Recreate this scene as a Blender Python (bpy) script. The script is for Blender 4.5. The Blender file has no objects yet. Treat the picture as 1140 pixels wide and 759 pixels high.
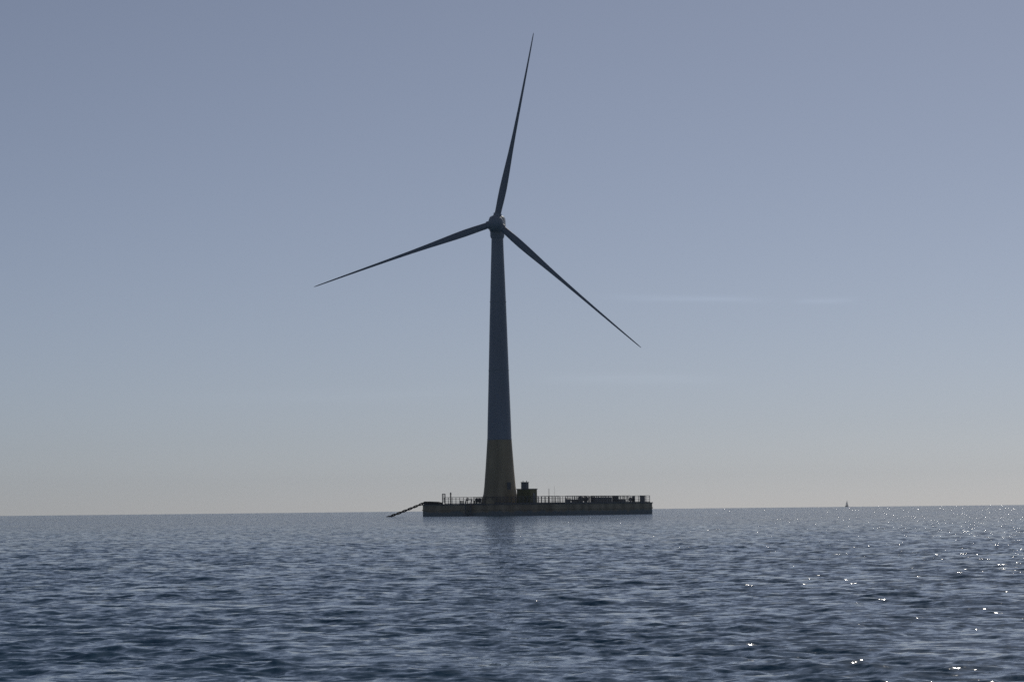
import bpy, math, random
import numpy as np
from mathutils import Vector, Matrix, Euler

random.seed(7)
rng = np.random.default_rng(11)
R = math.radians
scene = bpy.context.scene
COL = scene.collection

# ------------------------------------------------------------------ camera, sky, sun, exposure
CAM_H = 1.5
PITCH, ROLL = 3.365, 0.62
cam_d = bpy.data.cameras.new('camera')
cam_d.lens, cam_d.sensor_width = 100.0, 36.0
cam_d.clip_start, cam_d.clip_end = 0.5, 60000.0
cam = bpy.data.objects.new('camera', cam_d)
COL.objects.link(cam)
cam.matrix_world = (Matrix.Translation((0, 0, CAM_H)) @ Matrix.Rotation(R(90 + PITCH), 4, 'X')
                    @ Matrix.Rotation(R(-ROLL), 4, 'Z'))
scene.camera = cam

SUN_AZ, SUN_EL = 19.0, 37.0            # degrees right of straight ahead, above the horizon
world = bpy.data.worlds.new('World')
scene.world = world
world.use_nodes = True
wt = world.node_tree
wt.nodes.clear()
w_out = wt.nodes.new('ShaderNodeOutputWorld')
w_bg = wt.nodes.new('ShaderNodeBackground')
sky = wt.nodes.new('ShaderNodeTexSky')
sky.sky_type = 'NISHITA'
sky.sun_disc = False
sky.sun_elevation, sky.sun_rotation = R(SUN_EL), R(SUN_AZ)
sky.altitude = 0.0
sky.air_density, sky.dust_density, sky.ozone_density = 0.56, 0.42, 2.6
w_bg.inputs['Strength'].default_value = 0.10
w_hs = wt.nodes.new('ShaderNodeHueSaturation')        # pale, slightly milky air
w_hs.inputs['Saturation'].default_value = 0.62
wt.links.new(sky.outputs[0], w_hs.inputs['Color'])


def sky_math(op, a, b=None):
    n = wt.nodes.new('ShaderNodeMath')
    n.operation = op
    for i, q in enumerate((a, b)):
        if isinstance(q, (int, float)):
            n.inputs[i].default_value = q
        elif q is not None:
            wt.links.new(q, n.inputs[i])
    return n.outputs[0]


# a few thin cirrus streaks low in the sky (azimuth and elevation in radians)
w_tc = wt.nodes.new('ShaderNodeTexCoord')
w_sp = wt.nodes.new('ShaderNodeSeparateXYZ')
wt.links.new(w_tc.outputs['Generated'], w_sp.inputs[0])
w_az = sky_math('ARCTAN2', w_sp.outputs[0], w_sp.outputs[1])
w_el = sky_math('ARCSINE', w_sp.outputs[2])
w_cb = wt.nodes.new('ShaderNodeCombineXYZ')
wt.links.new(sky_math('MULTIPLY', w_az, 30.0), w_cb.inputs[0])
wt.links.new(sky_math('MULTIPLY', w_el, 500.0), w_cb.inputs[1])
w_nz = wt.nodes.new('ShaderNodeTexNoise')
w_nz.inputs['Scale'].default_value, w_nz.inputs['Detail'].default_value = 1.0, 5
wt.links.new(w_cb.outputs[0], w_nz.inputs['Vector'])
streaks = None
for az0, half, el0, tilt, sig, amp in ((0.062, 0.026, 0.0728, -0.03, 0.0011, 0.07), (0.110, 0.010, 0.0712, 0.0, 0.0010, 0.05),
                                       (0.042, 0.030, 0.0450, -0.02, 0.0018, 0.04), (-0.06, 0.05, 0.0400, 0.01, 0.0025, 0.02)):
    da = sky_math('SUBTRACT', w_az, az0)
    de = sky_math('DIVIDE', sky_math('SUBTRACT', w_el, sky_math('ADD', sky_math('MULTIPLY', da, tilt), el0)), sig)
    e1 = sky_math('EXPONENT', sky_math('MULTIPLY', sky_math('MULTIPLY', de, de), -1.0))
    q = sky_math('DIVIDE', da, half)
    e2 = sky_math('EXPONENT', sky_math('MULTIPLY', sky_math('POWER', sky_math('ABSOLUTE', q), 4.0), -1.0))
    one = sky_math('MULTIPLY', sky_math('MULTIPLY', e1, e2), amp)
    streaks = one if streaks is None else sky_math('ADD', streaks, one)
w_gain = sky_math('ADD', sky_math('MULTIPLY', streaks, sky_math('MULTIPLY', w_nz.outputs['Fac'], 2.0)), 1.0)
w_vm = wt.nodes.new('ShaderNodeVectorMath')
w_vm.operation = 'SCALE'
w_wb = wt.nodes.new('ShaderNodeVectorMath')          # cool white balance of the sky light
w_wb.operation = 'MULTIPLY'
w_wb.inputs[1].default_value = (0.952, 0.988, 1.083)
wt.links.new(w_hs.outputs[0], w_wb.inputs[0])
wt.links.new(w_wb.outputs[0], w_vm.inputs[0])
wt.links.new(w_gain, w_vm.inputs[3])
wt.links.new(w_vm.outputs[0], w_bg.inputs['Color'])
wt.links.new(w_bg.outputs[0], w_out.inputs['Surface'])

sun_dir = Vector((math.sin(R(SUN_AZ)) * math.cos(R(SUN_EL)), math.cos(R(SUN_AZ)) * math.cos(R(SUN_EL)), math.sin(R(SUN_EL))))
sun_d = bpy.data.lights.new('sun', 'SUN')
sun_d.energy, sun_d.angle, sun_d.color = 3.8, R(0.5), (1.0, 0.95, 0.86)
sun = bpy.data.objects.new('sun', sun_d)
sun.rotation_euler = (-sun_dir).to_track_quat('-Z', 'Y').to_euler()
COL.objects.link(sun)

vs = scene.view_settings
vs.view_transform, vs.look, vs.gamma, vs.use_curve_mapping = 'Standard', 'None', 1.0, False
vs.exposure = -1.26
scene.render.engine = 'CYCLES'
scene.cycles.use_denoising = False
scene.cycles.pixel_filter_type = 'BLACKMAN_HARRIS'
scene.cycles.filter_width = 1.55       # the photograph is a little soft
scene.cycles.max_bounces = 5
scene.cycles.sample_clamp_indirect = 4.0
scene.cycles.sample_clamp_direct = 80.0


# ------------------------------------------------------------------ helpers
def nodes_of(name):
    m = bpy.data.materials.new(name)
    m.use_nodes = True
    nt = m.node_tree
    return m, nt, nt.nodes['Principled BSDF']


def paint(name, base, rough=0.55, vary=0.25, scale=0.6, streak=True, metallic=0.0):
    """weathered paint or concrete: base colour broken up by streaky noise"""
    m, nt, b = nodes_of(name)
    tc = nt.nodes.new('ShaderNodeTexCoord')
    mp = nt.nodes.new('ShaderNodeMapping')
    mp.inputs['Scale'].default_value = (1, 1, 0.15 if streak else 1)
    nz = nt.nodes.new('ShaderNodeTexNoise')
    nz.inputs['Scale'].default_value = scale
    nz.inputs['Detail'].default_value = 6
    rp = nt.nodes.new('ShaderNodeValToRGB')
    lo = [c * (1 - vary) for c in base]
    hi = [min(1, c * (1 + vary * 0.6)) for c in base]
    rp.color_ramp.elements[0].position, rp.color_ramp.elements[1].position = 0.3, 0.7
    rp.color_ramp.elements[0].color, rp.color_ramp.elements[1].color = (*lo, 1), (*hi, 1)
    nt.links.new(tc.outputs['Object'], mp.inputs['Vector'])
    nt.links.new(mp.outputs[0], nz.inputs['Vector'])
    nt.links.new(nz.outputs['Fac'], rp.inputs['Fac'])
    nt.links.new(rp.outputs['Color'], b.inputs['Base Color'])
    b.inputs['Roughness'].default_value = rough
    b.inputs['Metallic'].default_value = metallic
    return m


class MB:
    """collects shapes, then links them as ONE mesh object"""
    def __init__(self):
        self.v, self.f = [], []

    def add(self, vs_, fs_):
        n = len(self.v)
        self.v += [tuple(p) for p in vs_]
        self.f += [tuple(i + n for i in q) for q in fs_]
        return self

    def box(self, c, s, rz=0.0, bev=0.0):
        """box with chamfered vertical edges"""
        x, y, z = s[0] / 2, s[1] / 2, s[2] / 2
        b = min(bev, x * 0.45, y * 0.45)
        if b > 0:
            ring = [(-x + b, -y), (x - b, -y), (x, -y + b), (x, y - b), (x - b, y), (-x + b, y), (-x, y - b), (-x, -y + b)]
        else:
            ring = [(-x, -y), (x, -y), (x, y), (-x, y)]
        ca, sa = math.cos(rz), math.sin(rz)
        ring = [(c[0] + px * ca - py * sa, c[1] + px * sa + py * ca) for px, py in ring]
        return self.prism(ring, c[2] - z, c[2] + z)

    def prism(self, ring, z0, z1):
        n = len(ring)
        vs_ = [(p[0], p[1], z0) for p in ring] + [(p[0], p[1], z1) for p in ring]
        fs_ = [(i, (i + 1) % n, n + (i + 1) % n, n + i) for i in range(n)]
        fs_ += [tuple(range(n - 1, -1, -1)), tuple(range(n, 2 * n))]
        return self.add(vs_, fs_)

    def lathe(self, prof, c=(0, 0, 0), n=48, cap=True):
        """prof: list of (radius, z)"""
        vs_, fs_ = [], []
        for r, z in prof:
            for i in range(n):
                a = 2 * math.pi * i / n
                vs_.append((c[0] + r * math.cos(a), c[1] + r * math.sin(a), c[2] + z))
        for k in range(len(prof) - 1):
            for i in range(n):
                j = (i + 1) % n
                fs_.append((k * n + i, k * n + j, (k + 1) * n + j, (k + 1) * n + i))
        if cap:
            fs_.append(tuple(range(n - 1, -1, -1)))
            fs_.append(tuple(range((len(prof) - 1) * n, len(prof) * n)))
        return self.add(vs_, fs_)

    def tube(self, pts, r, n=8, closed=False):
        pts = [Vector(p) for p in pts]
        m = len(pts)
        vs_, fs_ = [], []
        for k, p in enumerate(pts):
            if closed:
                t = (pts[(k + 1) % m] - pts[k - 1]).normalized()
            else:
                t = (pts[min(k + 1, m - 1)] - pts[max(k - 1, 0)]).normalized()
            a = t.cross(Vector((0, 0, 1)))
            if a.length < 1e-3:
                a = t.cross(Vector((0, 1, 0)))
            a.normalize()
            b = t.cross(a)
            for i in range(n):
                q = 2 * math.pi * i / n
                vs_.append(p + (a * math.cos(q) + b * math.sin(q)) * r)
        for k in range(m if closed else m - 1):
            k2 = (k + 1) % m
            for i in range(n):
                j = (i + 1) % n
                fs_.append((k * n + i, k2 * n + i, k2 * n + j, k * n + j))
        if not closed:
            fs_.append(tuple(range(n)))
            fs_.append(tuple(range(m * n - 1, (m - 1) * n - 1, -1)))
        return self.add(vs_, fs_)

    def build(self, name, mat, parent=None, smooth=None, loc=None):
        me = bpy.data.meshes.new(name)
        me.from_pydata(self.v, [], self.f)
        me.validate()
        if smooth is not None:
            me.polygons.foreach_set('use_smooth', [True] * len(me.polygons))
            me.set_sharp_from_angle(angle=R(smooth))
        me.materials.append(mat)
        o = bpy.data.objects.new(name, me)
        COL.objects.link(o)
        if parent:
            o.parent = parent
        if loc:
            o.location = loc
        return o


def tag(o, label, cat, group=None):
    o['label'], o['category'] = label, cat
    if group:
        o['group'] = group
    return o


def thing(name, label, cat, loc=(0, 0, 0), rz=0.0, group=None):
    o = bpy.data.objects.new(name, None)
    o.empty_display_size = 0.5
    COL.objects.link(o)
    o.location, o.rotation_euler = loc, (0, 0, rz)
    return tag(o, label, cat, group)


# ------------------------------------------------------------------ materials
M_TOWER = paint('tower_paint', (0.29, 0.32, 0.36), 0.5, 0.15, 0.25)
M_BLADE = paint('blade_gelcoat', (0.22, 0.25, 0.29), 0.4, 0.10, 0.2)
M_YELLOW = paint('yellow_marine_paint', (0.40, 0.32, 0.20), 0.6, 0.3, 0.5)
M_CONCRETE = paint('wet_concrete', (0.55, 0.51, 0.44), 0.8, 0.35, 0.35)


def hull_material():
    """weathered concrete with run-down stains and a band of weed along the waterline"""
    m = paint('weathered_hull_concrete', (0.44, 0.365, 0.26), 0.8, 0.4, 0.5)
    nt = m.node_tree
    b = nt.nodes['Principled BSDF']
    src = b.inputs['Base Color'].links[0].from_socket
    tc = nt.nodes.new('ShaderNodeTexCoord')
    sp = nt.nodes.new('ShaderNodeSeparateXYZ')
    nz = nt.nodes.new('ShaderNodeTexNoise')
    nz.inputs['Scale'].default_value, nz.inputs['Detail'].default_value = 0.9, 5
    mp = nt.nodes.new('ShaderNodeMapping')
    mp.inputs['Scale'].default_value = (1, 1, 0.05)
    ad = nt.nodes.new('ShaderNodeMath')
    ad.operation = 'MULTIPLY_ADD'
    ad.inputs[1].default_value = 1.6
    rp = nt.nodes.new('ShaderNodeValToRGB')
    rp.color_ramp.elements[0].position, rp.color_ramp.elements[1].position = 0.5, 0.62
    rp.color_ramp.elements[0].color, rp.color_ramp.elements[1].color = (1, 1, 1, 1), (0, 0, 0, 1)
    sc_ = nt.nodes.new('ShaderNodeMath')
    sc_.operation = 'MULTIPLY'
    sc_.inputs[1].default_value = 0.33
    mx = nt.nodes.new('ShaderNodeMix')
    mx.data_type = 'RGBA'
    nt.links.new(tc.outputs['Object'], sp.inputs[0])
    nt.links.new(tc.outputs['Object'], mp.inputs['Vector'])
    nt.links.new(mp.outputs[0], nz.inputs['Vector'])
    nt.links.new(nz.outputs['Fac'], ad.inputs[0])
    nt.links.new(sp.outputs[2], ad.inputs[2])
    nt.links.new(ad.outputs[0], sc_.inputs[0])
    nt.links.new(sc_.outputs[0], rp.inputs['Fac'])
    nt.links.new(rp.outputs['Color'], mx.inputs['Factor'])
    nt.links.new(src, mx.inputs[6])
    mx.inputs[7].default_value = (0.24, 0.27, 0.27, 1)
    nt.links.new(mx.outputs[2], b.inputs['Base Color'])
    return m


M_HULL = hull_material()
M_DECK = paint('deck_grating', (0.20, 0.20, 0.19), 0.8, 0.3, 0.8, False)
M_STEEL = paint('galvanised_steel', (0.16, 0.16, 0.165), 0.5, 0.3, 1.2)
M_DARK = paint('dark_rubber', (0.035, 0.035, 0.04), 0.75, 0.3, 1.5)
M_GREYBOX = paint('grey_cabinet_paint', (0.17, 0.18, 0.19), 0.5, 0.25, 0.9)
M_OLIVE = paint('olive_cabin_paint', (0.17, 0.16, 0.07), 0.6, 0.3, 0.8)
M_CHAIN = paint('rusty_chain_steel', (0.07, 0.055, 0.045), 0.7, 0.4, 3.0, False)
M_SAIL = paint('sailcloth', (0.78, 0.76, 0.75), 0.8, 0.1, 0.5)
_nt = M_SAIL.node_tree                      # thin cloth lets the back light through
_tr, _mx = _nt.nodes.new('ShaderNodeBsdfTranslucent'), _nt.nodes.new('ShaderNodeMixShader')
_tr.inputs['Color'].default_value = (0.75, 0.74, 0.74, 1)
_mx.inputs[0].default_value = 0.45
_nt.links.new(_nt.nodes['Principled BSDF'].outputs[0], _mx.inputs[1])
_nt.links.new(_tr.outputs[0], _mx.inputs[2])
_nt.links.new(_mx.outputs[0], _nt.nodes['Material Output'].inputs['Surface'])
M_GLASS, _nt, _b = nodes_of('lamp_glass')
_b.inputs['Base Color'].default_value = (0.15, 0.15, 0.14, 1)
_b.inputs['Roughness'].default_value = 0.1


# ------------------------------------------------------------------ the sea: real wave geometry on a curved earth
EARTH = 6.371e6


def build_sea():
    dth = 0.0013
    half = 0.72
    dense = np.arange(-half, half + dth / 2, dth)
    coarse = np.linspace(half, 2 * math.pi - half, 72)[1:-1]
    th = np.concatenate([dense, coarse])
    nth = len(th)
    rr = [9.0]
    while rr[-1] < 800:
        rr.append(rr[-1] * (1.006 if rr[-1] < 15 else 1.0015 if rr[-1] < 120 else 1.002))
    while rr[-1] < 9000:
        rr.append(rr[-1] * 1.012)
    r = np.array(rr)
    nr = len(r)
    X = r[:, None] * np.sin(th)[None, :]
    Y = r[:, None] * np.cos(th)[None, :]
    dX, dY, dZ = np.zeros_like(X), np.zeros_like(X), np.zeros_like(X)
    N = 190
    lam = np.exp(rng.uniform(math.log(0.12), math.log(3.0), N))
    main = R(193)                                    # wind chop runs towards the camera, a little across
    ang = main + rng.normal(0, R(42), N)
    ph = rng.uniform(0, 2 * math.pi, N)
    k = 2 * math.pi / lam
    steep = np.where(lam < 0.4, 1.0, (0.4 / lam) ** 0.7) * rng.uniform(0.6, 1.4, N)
    steep *= WAVE_SLOPE * math.sqrt(2.0) / math.sqrt(np.sum(steep ** 2))
    amp = steep / k
    mod = np.zeros_like(X)                           # gusts: patches of steeper and calmer chop
    for i in range(14):
        lm, aa, pp = math.exp(rng.uniform(math.log(2.5), math.log(22))), rng.uniform(0, 2 * math.pi), rng.uniform(0, 6.3)
        mod += np.sin(2 * math.pi / lm * (X * math.cos(aa) + Y * math.sin(aa)) + pp)
    mod = np.clip(1.0 + 0.20 * mod / math.sqrt(7.0), 0.5, 1.6)
    dr = np.gradient(r)
    cell = np.maximum(dr, r * dth)
    lost = np.zeros(nr)
    for i in range(N):
        w = np.clip((lam[i] / cell - 3.0) / 3.5, 0, 1)
        w = w * w * (3 - 2 * w)
        lost += (1 - w ** 2) * steep[i] ** 2 / 2
        m = int(np.sum(w > 0))
        if m == 0:
            continue
        cx, cy = math.sin(ang[i]), math.cos(ang[i])
        p = k[i] * (X[:m] * cx + Y[:m] * cy) + ph[i]
        s, c = np.sin(p), np.cos(p)
        a = (amp[i] * w[:m])[:, None] * mod[:m]
        dZ[:m] += a * c
        q = 0.75
        dX[:m] -= q * a * cx * s
        dY[:m] -= q * a * cy * s
    # coarse columns outside the dense sector stay calm
    dense_w = np.clip((half - np.abs(np.where(th > math.pi, th - 2 * math.pi, th))) / 0.02, 0, 1)[None, :]
    X = X + dX * dense_w
    Y = Y + dY * dense_w
    Z = dZ * dense_w - (r ** 2 / (2 * EARTH))[:, None]
    co = np.stack([X, Y, Z], -1).reshape(-1, 3)
    co = np.vstack([co, [[0, 0, 0.0]]])
    idx = np.arange(nr * nth).reshape(nr, nth)
    nx = np.roll(idx, -1, axis=1)
    quads = np.stack([idx[:-1], idx[1:], nx[1:], nx[:-1]], -1).reshape(-1, 4)
    centre = nr * nth
    tris = np.stack([np.full(nth, centre), idx[0], nx[0]], -1)
    # upward facing: theta runs clockwise seen from above
    me = bpy.data.meshes.new('sea')
    nq, nt_ = len(quads), len(tris)
    me.vertices.add(len(co))
    me.vertices.foreach_set('co', co.astype(np.float32).ravel())
    me.loops.add(nq * 4 + nt_ * 3)
    me.loops.foreach_set('vertex_index', np.concatenate([quads.ravel(), tris.ravel()]).astype(np.int32))
    me.polygons.add(nq + nt_)
    starts = np.concatenate([np.arange(nq) * 4, nq * 4 + np.arange(nt_) * 3]).astype(np.int32)
    me.polygons.foreach_set('loop_start', starts)
    me.polygons.foreach_set('use_smooth', np.ones(nq + nt_, dtype=bool))
    me.update(calc_edges=True)
    if me.polygons[0].normal.z < 0:
        me.flip_normals()
    at = me.attributes.new('fine_slope', 'FLOAT', 'POINT')       # slope of the waves too small for the mesh
    fs = np.repeat(np.sqrt(lost), nth)
    at.data.foreach_set('value', np.concatenate([fs, [fs[0]]]).astype(np.float32))
    o = bpy.data.objects.new('sea', me)
    COL.objects.link(o)
    o['kind'] = 'structure'
    return o


def sea_material():
    m, nt, b = nodes_of('sea_water')
    L = nt.links.new
    N = nt.nodes.new

    def math_(op, a, bb=None):
        n = N('ShaderNodeMath')
        n.operation = op
        for i, q in enumerate((a, bb)):
            if q is None:
                continue
            if isinstance(q, (int, float)):
                n.inputs[i].default_value = q
            else:
                L(q, n.inputs[i])
        return n.outputs[0]

    def vec(op, a, bb):
        n = N('ShaderNodeVectorMath')
        n.operation = op
        L(a, n.inputs[0])
        if isinstance(bb, tuple):
            n.inputs[1].default_value = bb
        elif bb is not None:
            L(bb, n.inputs[3 if op == 'SCALE' else 1])
        return n.outputs[0]

    geo = N('ShaderNodeNewGeometry')
    pos = geo.outputs['Position']

    def noise(scale, detail, rough=0.5, stretch=(1, 1, 0)):
        p = vec('MULTIPLY', pos, stretch)
        n = N('ShaderNodeTexNoise')
        n.inputs['Scale'].default_value = scale
        n.inputs['Detail'].default_value = detail
        n.inputs['Roughness'].default_value = rough
        L(p, n.inputs['Vector'])
        return n

    fine = noise(7.0, 4, 0.65, (1, 1.3, 0))
    mid = noise(2.2, 3, 0.6, (1, 1.2, 0))
    wide = noise(0.09, 4, 0.65, (1, 0.55, 0))          # wind streaks and gust patches
    swell = noise(0.012, 4, 0.6, (1, 0.3, 0))
    at = N('ShaderNodeAttribute')
    at.attribute_name = 'fine_slope'
    gust = math_('ADD', math_('MULTIPLY', wide.outputs['Fac'], 1.2), math_('MULTIPLY', swell.outputs['Fac'], 0.9))   # about 1.05
    gust = math_('MAXIMUM', math_('SUBTRACT', math_('MULTIPLY', gust, 1.6), 0.68), 0.25)
    s_f = math_('MULTIPLY', gust, SEA_FINE)
    s_m = math_('MULTIPLY', math_('ADD', math_('MULTIPLY', at.outputs['Fac'], SEA_LOST), 0.10), gust)
    df = vec('SCALE', vec('SUBTRACT', fine.outputs['Color'], (0.5, 0.5, 0.5)), s_f)
    dm = vec('SCALE', vec('SUBTRACT', mid.outputs['Color'], (0.5, 0.5, 0.5)), s_m)
    lee = N('ShaderNodeCombineXYZ')                    # chop is steeper on its downwind faces
    L(math_('MULTIPLY', at.outputs['Fac'], -0.08), lee.inputs[0])
    L(math_('MULTIPLY', at.outputs['Fac'], -0.36), lee.inputs[1])
    d = vec('MULTIPLY', vec('ADD', vec('ADD', df, dm), lee.outputs[0]), (1, 1, 0))
    n_ = N('ShaderNodeVectorMath')
    n_.operation = 'NORMALIZE'
    L(vec('ADD', geo.outputs['Normal'], d), n_.inputs[0])
    L(n_.outputs[0], b.inputs['Normal'])
    b.inputs['Base Color'].default_value = (*SEA_COLOUR, 1)
    b.inputs['Roughness'].default_value = 0.06
    b.inputs['IOR'].default_value = 1.333
    return m


HAZE = 2.6e-5
WAVE_SLOPE = 0.168
SEA_FINE, SEA_LOST = 0.85, 9.0
SEA_COLOUR = (0.017, 0.070, 0.122)
sea = build_sea()
sea.data.materials.append(sea_material())

# ------------------------------------------------------------------ thin sea haze: one closed box round the whole scene
hz_me = bpy.data.meshes.new('haze')
a_, zb, zt = 9800.0, -12.0, 112.0
hz_me.from_pydata([(x, y, z) for z in (zb, zt) for x, y in ((-a_, -a_), (a_, -a_), (a_, a_), (-a_, a_))], [],
                  [(3, 2, 1, 0), (4, 5, 6, 7), (0, 1, 5, 4), (1, 2, 6, 5), (2, 3, 7, 6), (3, 0, 4, 7)])
haze = bpy.data.objects.new('haze', hz_me)
COL.objects.link(haze)
haze['kind'] = 'stuff'
hz_m = bpy.data.materials.new('sea_haze')
hz_m.use_nodes = True
hz_m.node_tree.nodes.clear()
hz_o = hz_m.node_tree.nodes.new('ShaderNodeOutputMaterial')
hz_v = hz_m.node_tree.nodes.new('ShaderNodeVolumePrincipled')
hz_v.inputs['Color'].default_value = (0.86, 0.92, 1.0, 1)
hz_v.inputs['Density'].default_value = HAZE
hz_v.inputs['Anisotropy'].default_value = 0.2
hz_m.node_tree.links.new(hz_v.outputs[0], hz_o.inputs['Volume'])
hz_me.materials.append(hz_m)
scene.cycles.volume_bounces = 1

# ------------------------------------------------------------------ wind turbine
PHI = R(33.8)                       # how far the platform is turned from square-on
PLAT = Vector((5.25, 611.8, -0.03))
DECK = 2.55
TX, TY = -0.2, -14.3                 # tower stands on the middle of the near left beam (platform coordinates)


def on_plat(lx, ly, z=DECK):
    c, s = math.cos(PHI), math.sin(PHI)
    return Vector((PLAT.x + lx * c + ly * s, PLAT.y - lx * s + ly * c, PLAT.z + z))


def build_turbine():
    base = on_plat(TX, TY)
    t = thing('wind_turbine', 'tall three-bladed wind turbine standing on the dark floating platform', 'wind turbine', base)
    z0 = DECK
    # lower painted section
    prof = [(3.95, 0.0), (3.85, 0.9), (3.50, 2.0), (3.42, 2.6), (3.28, 3.9), (2.98, 7.6), (2.72, 11.3), (2.58, 13.4)]
    lower = MB().lathe(prof, n=64).build('tower_base', M_YELLOW, t, 40)
    lower['label'] = 'dull yellow lower section of the tower'
    # door with a frame and a short stair on the side facing the cabin
    d = MB()
    d.box((0, 0, 1.1), (0.95, 0.10, 2.1), 0, 0.03)
    door = d.build('door', M_GREYBOX, t)
    door.rotation_euler = (0, 0, R(35))
    door.location = (3.33 * math.sin(R(35)), -3.33 * math.cos(R(35)), 2.3)
    MB().box((0.30, -0.08, 1.05), (0.06, 0.08, 0.25), 0, 0.01).build('handle', M_STEEL, door)
    # upper tower
    prof = [(2.56, 13.4), (2.47, 16.9), (2.26, 23.5), (2.06, 30.2), (1.80, 39.0), (1.56, 46.5), (1.33, 53.0), (1.24, 56.2)]
    tw = MB().lathe(prof, n=64)
    for zz, rad in ((13.45, 2.585), (28.0, 2.15), (42.5, 1.72)):
        tw.lathe([(rad + 0.012, zz), (rad + 0.03, zz + 0.03), (rad + 0.03, zz + 0.12), (rad + 0.008, zz + 0.16)], n=64, cap=False)
    tw.build('tower', M_TOWER, t, 40)
    # nacelle and rotor, turned a few degrees
    yaw = bpy.data.objects.new('nacelle', None)
    hub_z = 59.0
    # nacelle shell: rounded box lofted along the shaft
    nb = MB()
    secs = [(-2.3, 1.15, 1.2, 0.0), (-1.9, 1.55, 1.6, 0.0), (-0.5, 1.72, 1.85, 0.0), (2.2, 1.66, 1.9, 0.05),
            (5.0, 1.45, 1.75, 0.15), (5.8, 1.15, 1.35, 0.3)]
    n = 32
    vs_, fs_ = [], []
    for y, hw, hh, dz in secs:
        for i in range(n):
            a = 2 * math.pi * i / n
            ca, sa = math.cos(a), math.sin(a)
            e = 0.45
            vs_.append((hw * math.copysign(abs(ca) ** e, ca), y, dz + hh * math.copysign(abs(sa) ** e, sa)))
    for q in range(len(secs) - 1):
        for i in range(n):
            j = (i + 1) % n
            fs_.append((q * n + i, q * n + j, (q + 1) * n + j, (q + 1) * n + i))
    fs_.append(tuple(range(n)))
    fs_.append(tuple(range(len(secs) * n - 1, (len(secs) - 1) * n - 1, -1)))
    nb.add(vs_, fs_)
    nb.lathe([(1.35, -2.95), (1.5, -2.5), (1.5, -1.6)], n=40)
    bpy.data.objects.remove(yaw)
    nac = nb.build('nacelle', M_TOWER, t, 35)
    YAW = R(-3.5)
    nac.location = (0, 0, hub_z)
    nac.rotation_euler = (0, 0, YAW)
    # hub in front of the nacelle
    hc = Vector((math.sin(YAW) * 4.0, -math.cos(YAW) * 4.0, hub_z))
    hb = MB()
    prof = [(1.35, 1.6), (1.55, 1.2), (1.62, 0.4), (1.58, -0.5), (1.38, -1.2), (1.0, -1.75), (0.5, -2.05), (0.02, -2.15)]
    vs_, fs_ = [], []
    n = 48
    for rad, y in prof:
        for i in range(n):
            a = 2 * math.pi * i / n
            vs_.append((rad * math.cos(a), y, rad * math.sin(a)))
    for q in range(len(prof) - 1):
        for i in range(n):
            j = (i + 1) % n
            fs_.append((q * n + i, q * n + j, (q + 1) * n + j, (q + 1) * n + i))
    fs_.append(tuple(range(n)))
    fs_.append(tuple(range(len(prof) * n - 1, (len(prof) - 1) * n - 1, -1)))
    hb.add(vs_, fs_)
    ANG = [90 - 77.85, 90 - 199.0, 90 - 318.3]
    for a in ANG:           # blade sockets
        d = Vector((math.sin(R(a)), 0, math.cos(R(a))))
        hb.tube([d * 0.6, d * 1.95], 0.86, 24)
    hub = hb.build('hub', M_TOWER, t, 35)
    hub.location = hc
    hub.rotation_euler = (0, 0, YAW)
    # blades
    RAD = 40.5
    radii = [1.7, 2.4, 3.4, 5.0, 7.0, 9.0, 11.5, 15, 19, 24, 29, 34, 37.5, 39.5, 40.2, 40.5]
    chord = [1.36, 1.36, 1.40, 1.52, 1.56, 1.46, 1.26, 0.96, 0.72, 0.55, 0.44, 0.33, 0.26, 0.20, 0.14, 0.05]
    thick = [1.36, 1.36, 1.28, 1.00, 0.74, 0.58, 0.45, 0.32, 0.23, 0.17, 0.13, 0.10, 0.07, 0.055, 0.04, 0.02]
    twist = [14, 14, 14, 13.5, 12, 10, 8, 6, 4.2, 2.8, 1.6, 0.8, 0.3, 0, 0, 0]
    airf = []
    m = 28
    for i in range(m):
        a = 2 * math.pi * i / m
        xx = 0.5 * (1 + math.cos(a))                       # 1 trailing edge .. 0 leading edge
        yt = 5 * (0.2969 * math.sqrt(max(xx, 0)) - 0.126 * xx - 0.3516 * xx ** 2 + 0.2843 * xx ** 3 - 0.1036 * xx ** 4)
        airf.append((xx, yt * (1 if a < math.pi else -1)))
    bm = MB()
    vs_, fs_ = [], []
    for rad, ch, tk, tw_ in zip(radii, chord, thick, twist):
        tt = rad / RAD
        blend = min(1.0, max(0.0, (rad - 2.4) / 4.6))
        sweep = 0.10 * 4 * tt * (1 - tt)
        pre = -2.6 * tt ** 1.5
        ca, sa = math.cos(R(tw_)), math.sin(R(tw_))
        for i, (xx, yy) in enumerate(airf):
            a = 2 * math.pi * i / m
            # leading edge to +x (the rotor turns clockwise seen from the front)
            ax_ = (0.52 - xx) * ch
            ay_ = yy * tk
            cx_, cy_ = -0.5 * ch * math.cos(a), 0.5 * tk * math.sin(a)
            px, py = cx_ + (ax_ - cx_) * blend, cy_ + (ay_ - cy_) * blend
            vs_.append((px * ca - py * sa + sweep, px * sa + py * ca + pre, rad))
    for q in range(len(radii) - 1):
        for i in range(m):
            j = (i + 1) % m
            fs_.append((q * m + i, q * m + j, (q + 1) * m + j, (q + 1) * m + i))
    fs_.append(tuple(range(m - 1, -1, -1)))
    fs_.append(tuple(range((len(radii) - 1) * m, len(radii) * m)))
    bm.add(vs_, fs_)
    first = None
    for a in ANG:
        if first is None:
            bl = first = bm.build('blade', M_BLADE, t, 50)
        else:
            bl = first.copy()
            COL.objects.link(bl)
            bl.parent = t
        bl.location = hc
        bl.rotation_euler = (Matrix.Rotation(YAW, 3, 'Z') @ Matrix.Rotation(R(a), 3, 'Y')).to_euler()
    return t


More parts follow.
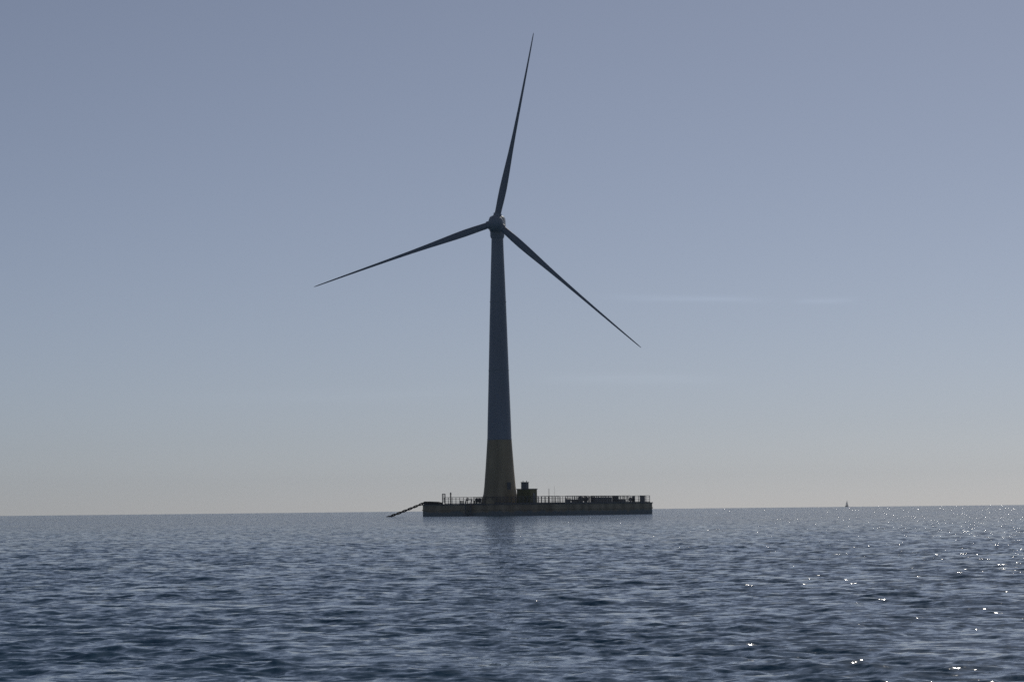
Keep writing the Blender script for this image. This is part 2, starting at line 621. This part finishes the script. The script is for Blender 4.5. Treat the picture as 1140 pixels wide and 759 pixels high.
build_turbine()

# ------------------------------------------------------------------ floating platform
H = 18.3
CH = 1.3
plat = thing('floating_platform', 'wide dark floating platform with railings carrying the wind turbine', 'floating platform', PLAT, -PHI)


def octo(h, c):
    return [(-h + c, -h), (h - c, -h), (h, -h + c), (h, h - c), (h - c, h), (-h + c, h), (-h, h - c), (-h, -h + c)]


def ring_prism(mb, outer, inner, z0, z1):
    n = len(outer)
    vs_ = [(x, y, z0) for x, y in outer] + [(x, y, z1) for x, y in outer] + [(x, y, z0) for x, y in inner] + [(x, y, z1) for x, y in inner]
    fs_ = []
    for i in range(n):
        j = (i + 1) % n
        fs_ += [(i, j, n + j, n + i), (2 * n + j, 2 * n + i, 3 * n + i, 3 * n + j),
                (n + i, n + j, 3 * n + j, 3 * n + i), (j, i, 2 * n + i, 2 * n + j)]
    mb.add(vs_, fs_)


hm = MB()
ring_prism(hm, octo(H, CH), octo(10.5, 1.0), -6.5, DECK - 0.22)
hm.build('hull', M_HULL, plat)
hm = MB()
ring_prism(hm, octo(H + 0.12, CH), octo(10.4, 1.0), DECK - 0.217, DECK)
hm.build('deck', M_DECK, plat)
hm = MB()
ring_prism(hm, octo(H + 0.13, CH), octo(H + 0.004, CH), 1.25, 1.45)
hm.build('rubbing_strake', M_HULL, plat)
# boat landing: two fender tubes with a ladder between them, on the near left side
bl = MB()
for sx in (-0.7, 0.7):
    bl.tube([(sx, -0.25, DECK + 0.9), (sx, -0.55, DECK + 0.3), (sx, -0.7, -2.2)], 0.13, 10)
bl.tube([(-0.7, -0.25, DECK + 0.9), (0.7, -0.25, DECK + 0.9)], 0.07)
land = bl.build('boat_landing', M_STEEL, plat, 40)
land.location = (-5.2, -H, 0)
ld = MB()
for k in range(14):
    ld.tube([(-0.55, -0.5, -1.4 + k * 0.3), (0.55, -0.5, -1.4 + k * 0.3)], 0.03, 6)
ld.tube([(-0.3, -0.5, -1.6), (-0.3, -0.5, DECK + 0.3)], 0.035, 6).tube([(0.3, -0.5, -1.6), (0.3, -0.5, DECK + 0.3)], 0.035, 6)
ld.build('ladder', M_STEEL, land)


def guard_rail(p, q, h=1.42, gap=0.95):
    """one run of railing from p to q (platform coordinates); each post is a mesh of its own"""
    p, q = Vector((*p, DECK)), Vector((*q, DECK))
    n = max(1, round((q - p).length / gap))
    rb = MB()
    for hz, rad in ((h, 0.06), (h * 0.75, 0.045), (h * 0.5, 0.045), (h * 0.25, 0.045)):
        rb.tube([p + Vector((0, 0, hz)), q + Vector((0, 0, hz))], rad, 6)
    d = (q - p).normalized()
    nrm = Vector((-d.y, d.x, 0))
    rb.add([p + Vector((0, 0, .02)) + nrm * .02, q + Vector((0, 0, .02)) + nrm * .02, q + Vector((0, 0, .17)) + nrm * .02, p + Vector((0, 0, .17)) + nrm * .02,
            p + Vector((0, 0, .02)) - nrm * .02, q + Vector((0, 0, .02)) - nrm * .02, q + Vector((0, 0, .17)) - nrm * .02, p + Vector((0, 0, .17)) - nrm * .02],
           [(0, 1, 2, 3), (7, 6, 5, 4), (3, 2, 6, 7)])
    g = rb.build('guard_rail', M_STEEL, plat)
    for i in range(n + 1):
        o = POST.copy() if POST.parent else POST
        if o.name not in COL.objects:
            COL.objects.link(o)
        o.parent = g
        o.location = p + (q - p) * (i / n)
        o.scale = (1, 1, h / 1.3)
    return g


POST = MB().tube([(0, 0, 0), (0, 0, 1.34)], 0.06, 8).box((0, 0, 0.02), (0.2, 0.2, 0.04), 0, 0.02).build('post', M_STEEL)
E = H - 0.25
guard_rail((-E + 6.2, -E), (-6.0, -E))
guard_rail((-4.4, -E), (12.0, -E))
guard_rail((12.6, -E), (E - 1, -E))
guard_rail((E, -E + 1), (E, -8.2), gap=0.8)
guard_rail((E, -7.4), (E, 8.3), gap=0.8)
guard_rail((E, 12.4), (E, 14.8))
guard_rail((E - 1, E), (2.0, E))
guard_rail((-E, E - 1), (-E, 4.0), h=1.1)
guard_rail((-10.9, -10.9), (10.9, -10.9))
guard_rail((10.9, -10.0), (10.9, 10.9))


# ------------------------------------------------------------------ gear on the deck
def deck_thing(name, label, cat, lx, ly, rz=0.0, group=None):
    return thing(name, label, cat, on_plat(lx, ly), -PHI + rz, group)


# cabin with a rooftop housing, right of the tower
c = deck_thing('equipment_cabin', 'dark olive equipment cabin with a rooftop housing right beside the tower', 'cabin', 7.0, -14.9)
w = MB().box((0, 0, 1.45), (3.5, 2.5, 2.9), 0, 0.08)
for k in range(8):
    w.box((-1.5 + k * 0.43, -1.27, 1.45), (0.08, 0.06, 2.5), 0, 0.01)
w.build('wall', M_OLIVE, c)
MB().box((0, 0, 2.985), (3.72, 2.72, 0.16), 0, 0.1).build('roof', M_STEEL, c)
dr_ = MB().box((1.79, 0, 1.1), (0.07, 0.95, 2.0), 0, 0.01).build('door', M_GREYBOX, c)
MB().box((1.84, 0.33, 1.1), (0.05, 0.06, 0.2), 0, 0.01).build('handle', M_DARK, dr_)
rh = MB().box((-0.5, 0, 3.72), (1.25, 1.1, 1.28), 0, 0.06).box((-0.5, 0, 4.41), (1.4, 1.25, 0.1), 0, 0.06)
rh.build('rooftop_housing', M_GREYBOX, c)
for x_ in (-0.95, -0.05):
    MB().tube([(x_, 0, 4.46), (x_, 0, 4.75)], 0.07, 8).build('vent_pipe', M_STEEL, c)
# stair tower of the transition piece, between the tower and the cabin
sp = deck_thing('access_stair', 'small open steel stair leading up to the tower foot', 'stair', 4.75, -15.2)
for k in range(7):
    MB().box((-0.12 - k * 0.03, 0, 0.22 + k * 0.3), (0.34, 0.9, 0.05), 0, 0.02).build('step', M_STEEL, sp)
MB().tube([(0.25, -0.45, 0.0), (-0.2, -0.45, 2.2)], 0.05).tube([(0.25, 0.45, 0.0), (-0.2, 0.45, 2.2)], 0.05).build('stringer', M_STEEL, sp)
MB().tube([(0.3, -0.5, 0.9), (-0.15, -0.5, 3.0)], 0.035).tube([(0.3, -0.5, 0.0), (0.3, -0.5, 0.9)], 0.035).tube([(-0.15, -0.5, 2.0), (-0.15, -0.5, 3.0)], 0.035).build('handrail', M_STEEL, sp)

# chain fairlead at the left corner
c = deck_thing('chain_fairlead', 'low dark chain fairlead on the left corner of the platform', 'fairlead', -15.7, -16.7)
ch_ = MB()
for sy in (-0.55, 0.55):
    ring = [(-2.1, 0.0), (2.2, 0.0), (2.0, 0.35), (0.9, 0.58), (-1.9, 0.68), (-2.2, 0.55)]
    n = len(ring)
    vs_ = [(x, sy - 0.09, z) for x, z in ring] + [(x, sy + 0.09, z) for x, z in ring]
    ch_.add(vs_, [(i, (i + 1) % n, n + (i + 1) % n, n + i) for i in range(n)] + [tuple(range(n)), tuple(range(2 * n - 1, n - 1, -1))])
ch_.build('cheek_plate', M_DARK, c)
MB().tube([(-1.75, -0.45, 0.42), (-1.75, 0.45, 0.42)], 0.26, 16).build('roller', M_STEEL, c)
MB().box((0.7, 0, 0.22), (1.1, 0.8, 0.42), 0, 0.08).build('chain_stopper', M_STEEL, c)

# mooring chain from the fairlead down into the water on the left
p0 = on_plat(-17.75, -16.9, DECK + 0.45)
p1 = p0 + Vector((-10.0, -1.0, -3.75))
mc = thing('mooring_chain', 'heavy dark mooring chain slanting from the left corner down into the sea', 'chain', (p0.x, p0.y, p0.z))
nl = 17
pts = []
for i in range(nl + 1):
    t_ = i / nl
    pts.append(Vector((p1 - p0)) * t_ + Vector((0, 0, -0.12 * 4 * t_ * (1 - t_))))
link = MB()
L_, W_ = 0.45, 0.19
lp = []
for i in range(20):
    a = 2 * math.pi * i / 20
    lp.append((math.cos(a) * W_ + math.copysign(L_ - W_, math.cos(a)), math.sin(a) * W_, 0))
link.tube(lp, 0.105, 8, closed=True).tube([(0, -W_, 0), (0, W_, 0)], 0.05, 6)
lk = None
for i in range(nl):
    a, b_ = pts[i], pts[i + 1]
    if lk is None:
        o = lk = link.build('link', M_CHAIN, mc, 60)
    else:
        o = lk.copy()
        COL.objects.link(o)
        o.parent = mc
    d = (b_ - a).normalized()
    q = d.to_track_quat('X', 'Z') @ Euler((R(90 if i % 2 else 0) + R(25), 0, 0)).to_quaternion()
    o.location, o.rotation_euler = (a + b_) / 2, q.to_euler()

# two upright frames left of the tower
c = deck_thing('davit_frame', 'narrow upright double-post steel frame near the left end of the deck', 'frame', -12.8, -17.0)
for s in (-0.33, 0.33):
    MB().tube([(s, 0, 0), (s, 0, 2.25)], 0.10, 8).box((s, 0, 0.03), (0.3, 0.3, 0.06), 0, 0.03).build('post', M_STEEL, c)
MB().tube([(-0.33, 0, 2.2), (0.33, 0, 2.2)], 0.07, 8).tube([(-0.33, 0, 1.2), (0.33, 0, 1.2)], 0.05, 8).tube([(-0.33, 0, 0.5), (0.33, 0, 0.5)], 0.05, 8).build('crossbar', M_STEEL, c)
MB().tube([(0, 0.02, 2.2), (0, 0.02, 0.55)], 0.06, 8).build('hanging_rod', M_DARK, c)
c = deck_thing('marker_lamp_post', 'single dark lamp post beside the double-post frame on the left deck', 'lamp post', -11.0, -17.0)
MB().tube([(0, 0, 0), (0, 0, 2.1)], 0.13, 10).box((0, 0, 0.03), (0.4, 0.4, 0.06), 0, 0.04).build('pole', M_DARK, c)
MB().lathe([(0.18, 2.08), (0.2, 2.12), (0.2, 2.2)], n=16).build('lamp_base', M_STEEL, c)
MB().lathe([(0.15, 2.2), (0.16, 2.35), (0.12, 2.48), (0.03, 2.54)], n=16).build('lamp_lens', M_GLASS, c)


def bollard(lx, ly, label, h=0.62):
    c = deck_thing('mooring_bollard', label, 'bollard', lx, ly, 0, 'bollards on the left deck')
    MB().box((0, 0, 0.04), (1.0, 0.5, 0.08), 0, 0.06).build('base_plate', M_STEEL, c)
    for s in (-0.27, 0.27):
        MB().lathe([(0.17, 0.05), (0.15, h - 0.15), (0.2, h - 0.12), (0.2, h - 0.03), (0.12, h)], (s, 0, 0), 16).build('barrel', M_DARK, c, 40)


bollard(-8.1, -17.0, 'squat twin bollard right of the lamp post on the left deck', 0.66)
bollard(-5.0, -16.6, 'squat twin bollard nearest the foot of the tower', 0.72)
c = deck_thing('valve_stand', 'thin valve stand with a handwheel between the two twin bollards', 'valve', -6.6, -17.1)
MB().tube([(0, 0, 0), (0, 0, 1.0)], 0.08, 10).lathe([(0.2, 0), (0.2, 0.08)], n=12).build('stem', M_STEEL, c)
hw = [(0.3 * math.cos(2 * math.pi * i / 16), 0, 1.05 + 0.3 * math.sin(2 * math.pi * i / 16)) for i in range(16)]
MB().tube(hw, 0.05, 6, closed=True).tube([(-0.3, 0, 1.05), (0.3, 0, 1.05)], 0.035, 6).tube([(0, 0, 0.75), (0, 0, 1.35)], 0.035, 6).build('handwheel', M_DARK, c)
c = deck_thing('hose_reel', 'low hose reel tucked against the left foot of the tower', 'reel', -4.0, -16.9)
MB().box((0, 0, 0.05), (0.9, 0.8, 0.1), 0, 0.05).tube([(-0.4, -0.3, 0.05), (-0.4, 0, 0.75)], 0.05).tube([(0.4, -0.3, 0.05), (0.4, 0, 0.75)], 0.05).build('stand', M_STEEL, c)
MB().tube([(-0.36, 0, 0.75), (0.36, 0, 0.75)], 0.38, 18).build('drum', M_DARK, c)
for s in (-0.38, 0.38):
    MB().tube([(s - 0.02, 0, 0.75), (s + 0.02, 0, 0.75)], 0.55, 20).build('flange', M_STEEL, c)


# masts right of the cabin
def antenna(lx, ly, h, rad, label):
    c = deck_thing('antenna_mast', label, 'antenna', lx, ly, 0, 'thin masts right of the cabin')
    MB().tube([(0, 0, 0), (0, 0, min(1.5, h * 0.45))], rad * 2.6, 8).box((0, 0, 0.03), (0.35, 0.35, 0.06), 0, 0.04).build('base_post', M_DARK, c)
    MB().tube([(0, 0, min(1.5, h * 0.45)), (0, 0, h)], rad, 8).build('whip', M_STEEL, c)


antenna(12.3, -14.6, 3.0, 0.05, 'thicker thin mast standing first to the right of the olive cabin')
antenna(13.9, -15.0, 3.5, 0.018, 'hair-thin taller whip mast further right of the cabin')


def cabinet(name, label, cat, lx, ly, sx, sy, h, mat, group=None, louvre=True):
    c = deck_thing(name, label, cat, lx, ly, 0, group)
    b = MB().box((0, 0, 0.1 + (h - 0.18) / 2), (sx, sy, h - 0.2), 0, 0.04)
    b.box((-sx * 0.35, 0, 0.05), (0.12, sy * 0.9, 0.1)).box((sx * 0.35, 0, 0.05), (0.12, sy * 0.9, 0.1))
    b.build('body', mat, c)
    MB().box((0, 0, h - 0.045), (sx + 0.1, sy + 0.1, 0.09), 0, 0.05).build('lid', M_STEEL, c)
    n = max(1, int(sy / 1.3))
    for k in range(n):
        yy = -sy / 2 + (k + 0.5) * sy / n
        d_ = MB().box((sx / 2 + 0.02, yy, h * 0.5), (0.04, sy / n - 0.14, h - 0.45), 0, 0.01)
        for q in range(3):
            d_.box((sx / 2 + 0.05, yy, h * 0.42 + q * 0.09), (0.02, sy / n - 0.4, 0.035))
        dd = d_.build('door', mat, c)
        MB().box((sx / 2 + 0.06, yy + sy / n * 0.36, h * 0.5), (0.05, 0.05, 0.16)).build('handle', M_DARK, dd)
    return c


cabinet('equipment_skid', 'long low grey equipment housing along the right half of the deck', 'equipment box', 14.6, 2.2, 1.3, 6.6, 1.18, M_GREYBOX)
cabinet('switch_cabinet', 'upright dark cabinet at the right end of the long grey housing', 'cabinet', 14.9, 7.4, 0.9, 1.2, 1.42, M_DARK)
cabinet('deck_locker', 'low grey locker just right of the upright dark cabinet', 'locker', 14.9, 10.1, 1.0, 1.5, 0.72, M_GREYBOX)
cabinet('control_cabinet', 'upright cabinet standing last on the right end of the deck', 'cabinet', 16.2, 16.4, 0.8, 0.9, 1.36, M_GREYBOX)
# cable drum on its stand
c = deck_thing('cable_drum', 'large cable drum on a stand left of the long grey housing', 'cable drum', 14.6, -5.0)
MB().box((0, 0, 0.06), (1.6, 2.4, 0.12), 0, 0.06).tube([(0, -1.15, 0.1), (0, -1.15, 0.75)], 0.09).tube([(0, 1.15, 0.1), (0, 1.15, 0.75)], 0.09).build('stand', M_STEEL, c)
for s in (-0.95, 0.95):
    MB().tube([(0, s - 0.05, 0.78), (0, s + 0.05, 0.78)], 0.66, 28).build('flange', M_STEEL, c)
MB().tube([(0, -0.88, 0.78), (0, 0.88, 0.78)], 0.46, 24).build('cable', M_DARK, c)
# winch near the right corner
c = deck_thing('deck_winch', 'winch with an upright motor in the gap before the right end cabinet', 'winch', 14.9, 14.2)
MB().box((0, 0, 0.08), (1.1, 1.5, 0.16), 0, 0.06).build('bed_plate', M_STEEL, c)
MB().tube([(0, -0.55, 0.62), (0, 0.25, 0.62)], 0.36, 20).build('drum', M_DARK, c)
for s in (-0.6, 0.3):
    MB().tube([(0, s - 0.03, 0.62), (0, s + 0.03, 0.62)], 0.46, 22).build('flange', M_STEEL, c)
MB().lathe([(0.27, 0.16), (0.27, 1.05), (0.31, 1.07), (0.31, 1.2), (0.2, 1.4)], (0, 0.62, 0), 18).build('motor', M_GREYBOX, c, 40)
# rolled fender hoop on the near corner
c = deck_thing('life_raft', 'life raft canister on a cradle near the thin masts', 'life raft', 15.0, -11.5)
MB().tube([(0, -0.75, 0.62), (0, -0.68, 0.62), (0, 0.68, 0.62), (0, 0.75, 0.62)], 0.32, 20).build('canister', M_GREYBOX, c, 40)
for s in (-0.4, 0.4):
    MB().box((0, s, 0.17), (0.7, 0.1, 0.34), 0, 0.02).tube([(0.34 * math.cos(q / 16 * 2 * math.pi), s, 0.62 + 0.34 * math.sin(q / 16 * 2 * math.pi)) for q in range(16)], 0.02, 6, closed=True).build('cradle', M_STEEL, c)

# pipes on low supports along the rail on the near corner
c = deck_thing('pipe_run', 'low run of deck pipes on supports between the thin masts and the cable drum', 'pipes', 15.2, -8.3)
for x_, z_ in ((-0.3, 0.62), (0.05, 0.62), (0.0, 0.3)):
    MB().tube([(x_, -1.7, z_), (x_, 1.7, z_)], 0.14, 12).build('pipe', M_STEEL, c, 40)
for y_ in (-1.4, 0, 1.4):
    MB().box((-0.1, y_, 0.24), (0.8, 0.12, 0.48), 0, 0.02).build('support', M_DARK, c)
# hose rack left of the long housing, mesh pallet box beyond it
c = deck_thing('storage_basket', 'open barred storage basket between the cable drum and the long grey housing', 'basket', 14.6, -2.5)
MB().box((0, 0, 0.08), (1.2, 1.7, 0.1), 0, 0.02).build('floor', M_STEEL, c)
g_ = MB()
for k in range(6):
    for q in (-0.58, 0.58):
        g_.tube([(q, -0.8 + k * 0.32, 0.1), (q, -0.8 + k * 0.32, 1.25)], 0.035, 6)
for zz in (0.5, 0.9, 1.25):
    g_.tube([(-0.58, -0.82, zz), (0.58, -0.82, zz), (0.58, 0.82, zz), (-0.58, 0.82, zz)], 0.04, 6, closed=True)
g_.build('bars', M_DARK, c)

# ------------------------------------------------------------------ far sailing boat on the horizon
sb_d = 3400.0
sx_ = sb_d * (370.3 / 3167.0)
sb = thing('sailboat', 'tiny grey sailing boat far away on the horizon at right', 'sailboat', (sx_, sb_d, -sb_d ** 2 / (2 * EARTH)), R(60))
hl = MB()
prof = [(-4.2, 1.05), (-2.5, 1.4), (0, 1.5), (2.5, 1.1), (4.3, 0.08)]
vs_ = []
for x_, w_ in prof:
    vs_ += [(x_, -w_, 1.0 + 0.04 * (x_ + 1) ** 2 * 0.3), (x_ * 0.93, 0, -0.5), (x_, w_, 1.0 + 0.04 * (x_ + 1) ** 2 * 0.3)]
fs_ = []
for k in range(len(prof) - 1):
    a = k * 3
    fs_ += [(a, a + 1, a + 4, a + 3), (a + 1, a + 2, a + 5, a + 4), (a + 2, a, a + 3, a + 5)]
fs_ += [(0, 2, 1), (12, 13, 14)]
hl.add(vs_, fs_)
hl.box((-0.6, 0, 1.3), (2.6, 1.5, 0.6), 0, 0.3)
hl.build('hull', M_SAIL, sb)
MB().tube([(0.6, 0, 0.9), (0.6, 0, 8.4)], 0.08, 8).build('mast', M_STEEL, sb)
MB().tube([(0.6, 0, 1.9), (-3.4, 0.35, 1.9)], 0.07, 8).build('boom', M_STEEL, sb)


def sail(name, tri, belly):
    A, B, C_ = [Vector(p) for p in tri]
    n = 6
    mb = MB()
    idx = {}
    for side in (0.0,):
        for i in range(n + 1):
            for j in range(n + 1 - i):
                u, v = i / n, j / n
                p = A * (1 - u - v) + B * u + C_ * v
                p = p + Vector((0, belly * 4 * (u * (1 - u - v) + v * (1 - u - v)) + side, 0))
                idx[(side, i, j)] = len(mb.v)
                mb.v.append(tuple(p))
        for i in range(n):
            for j in range(n - i):
                mb.f.append((idx[(side, i, j)], idx[(side, i + 1, j)], idx[(side, i, j + 1)]))
                if i + j < n - 1:
                    mb.f.append((idx[(side, i + 1, j)], idx[(side, i + 1, j + 1)], idx[(side, i, j + 1)]))
    return mb.build(name, M_SAIL, sb, 60)


sail('mainsail', [(0.5, 0, 2.0), (-3.3, 0.35, 2.0), (0.5, 0, 8.2)], 0.35)
sail('jib', [(0.8, 0, 1.9), (4.0, 0, 1.4), (0.7, 0, 7.2)], 0.3)
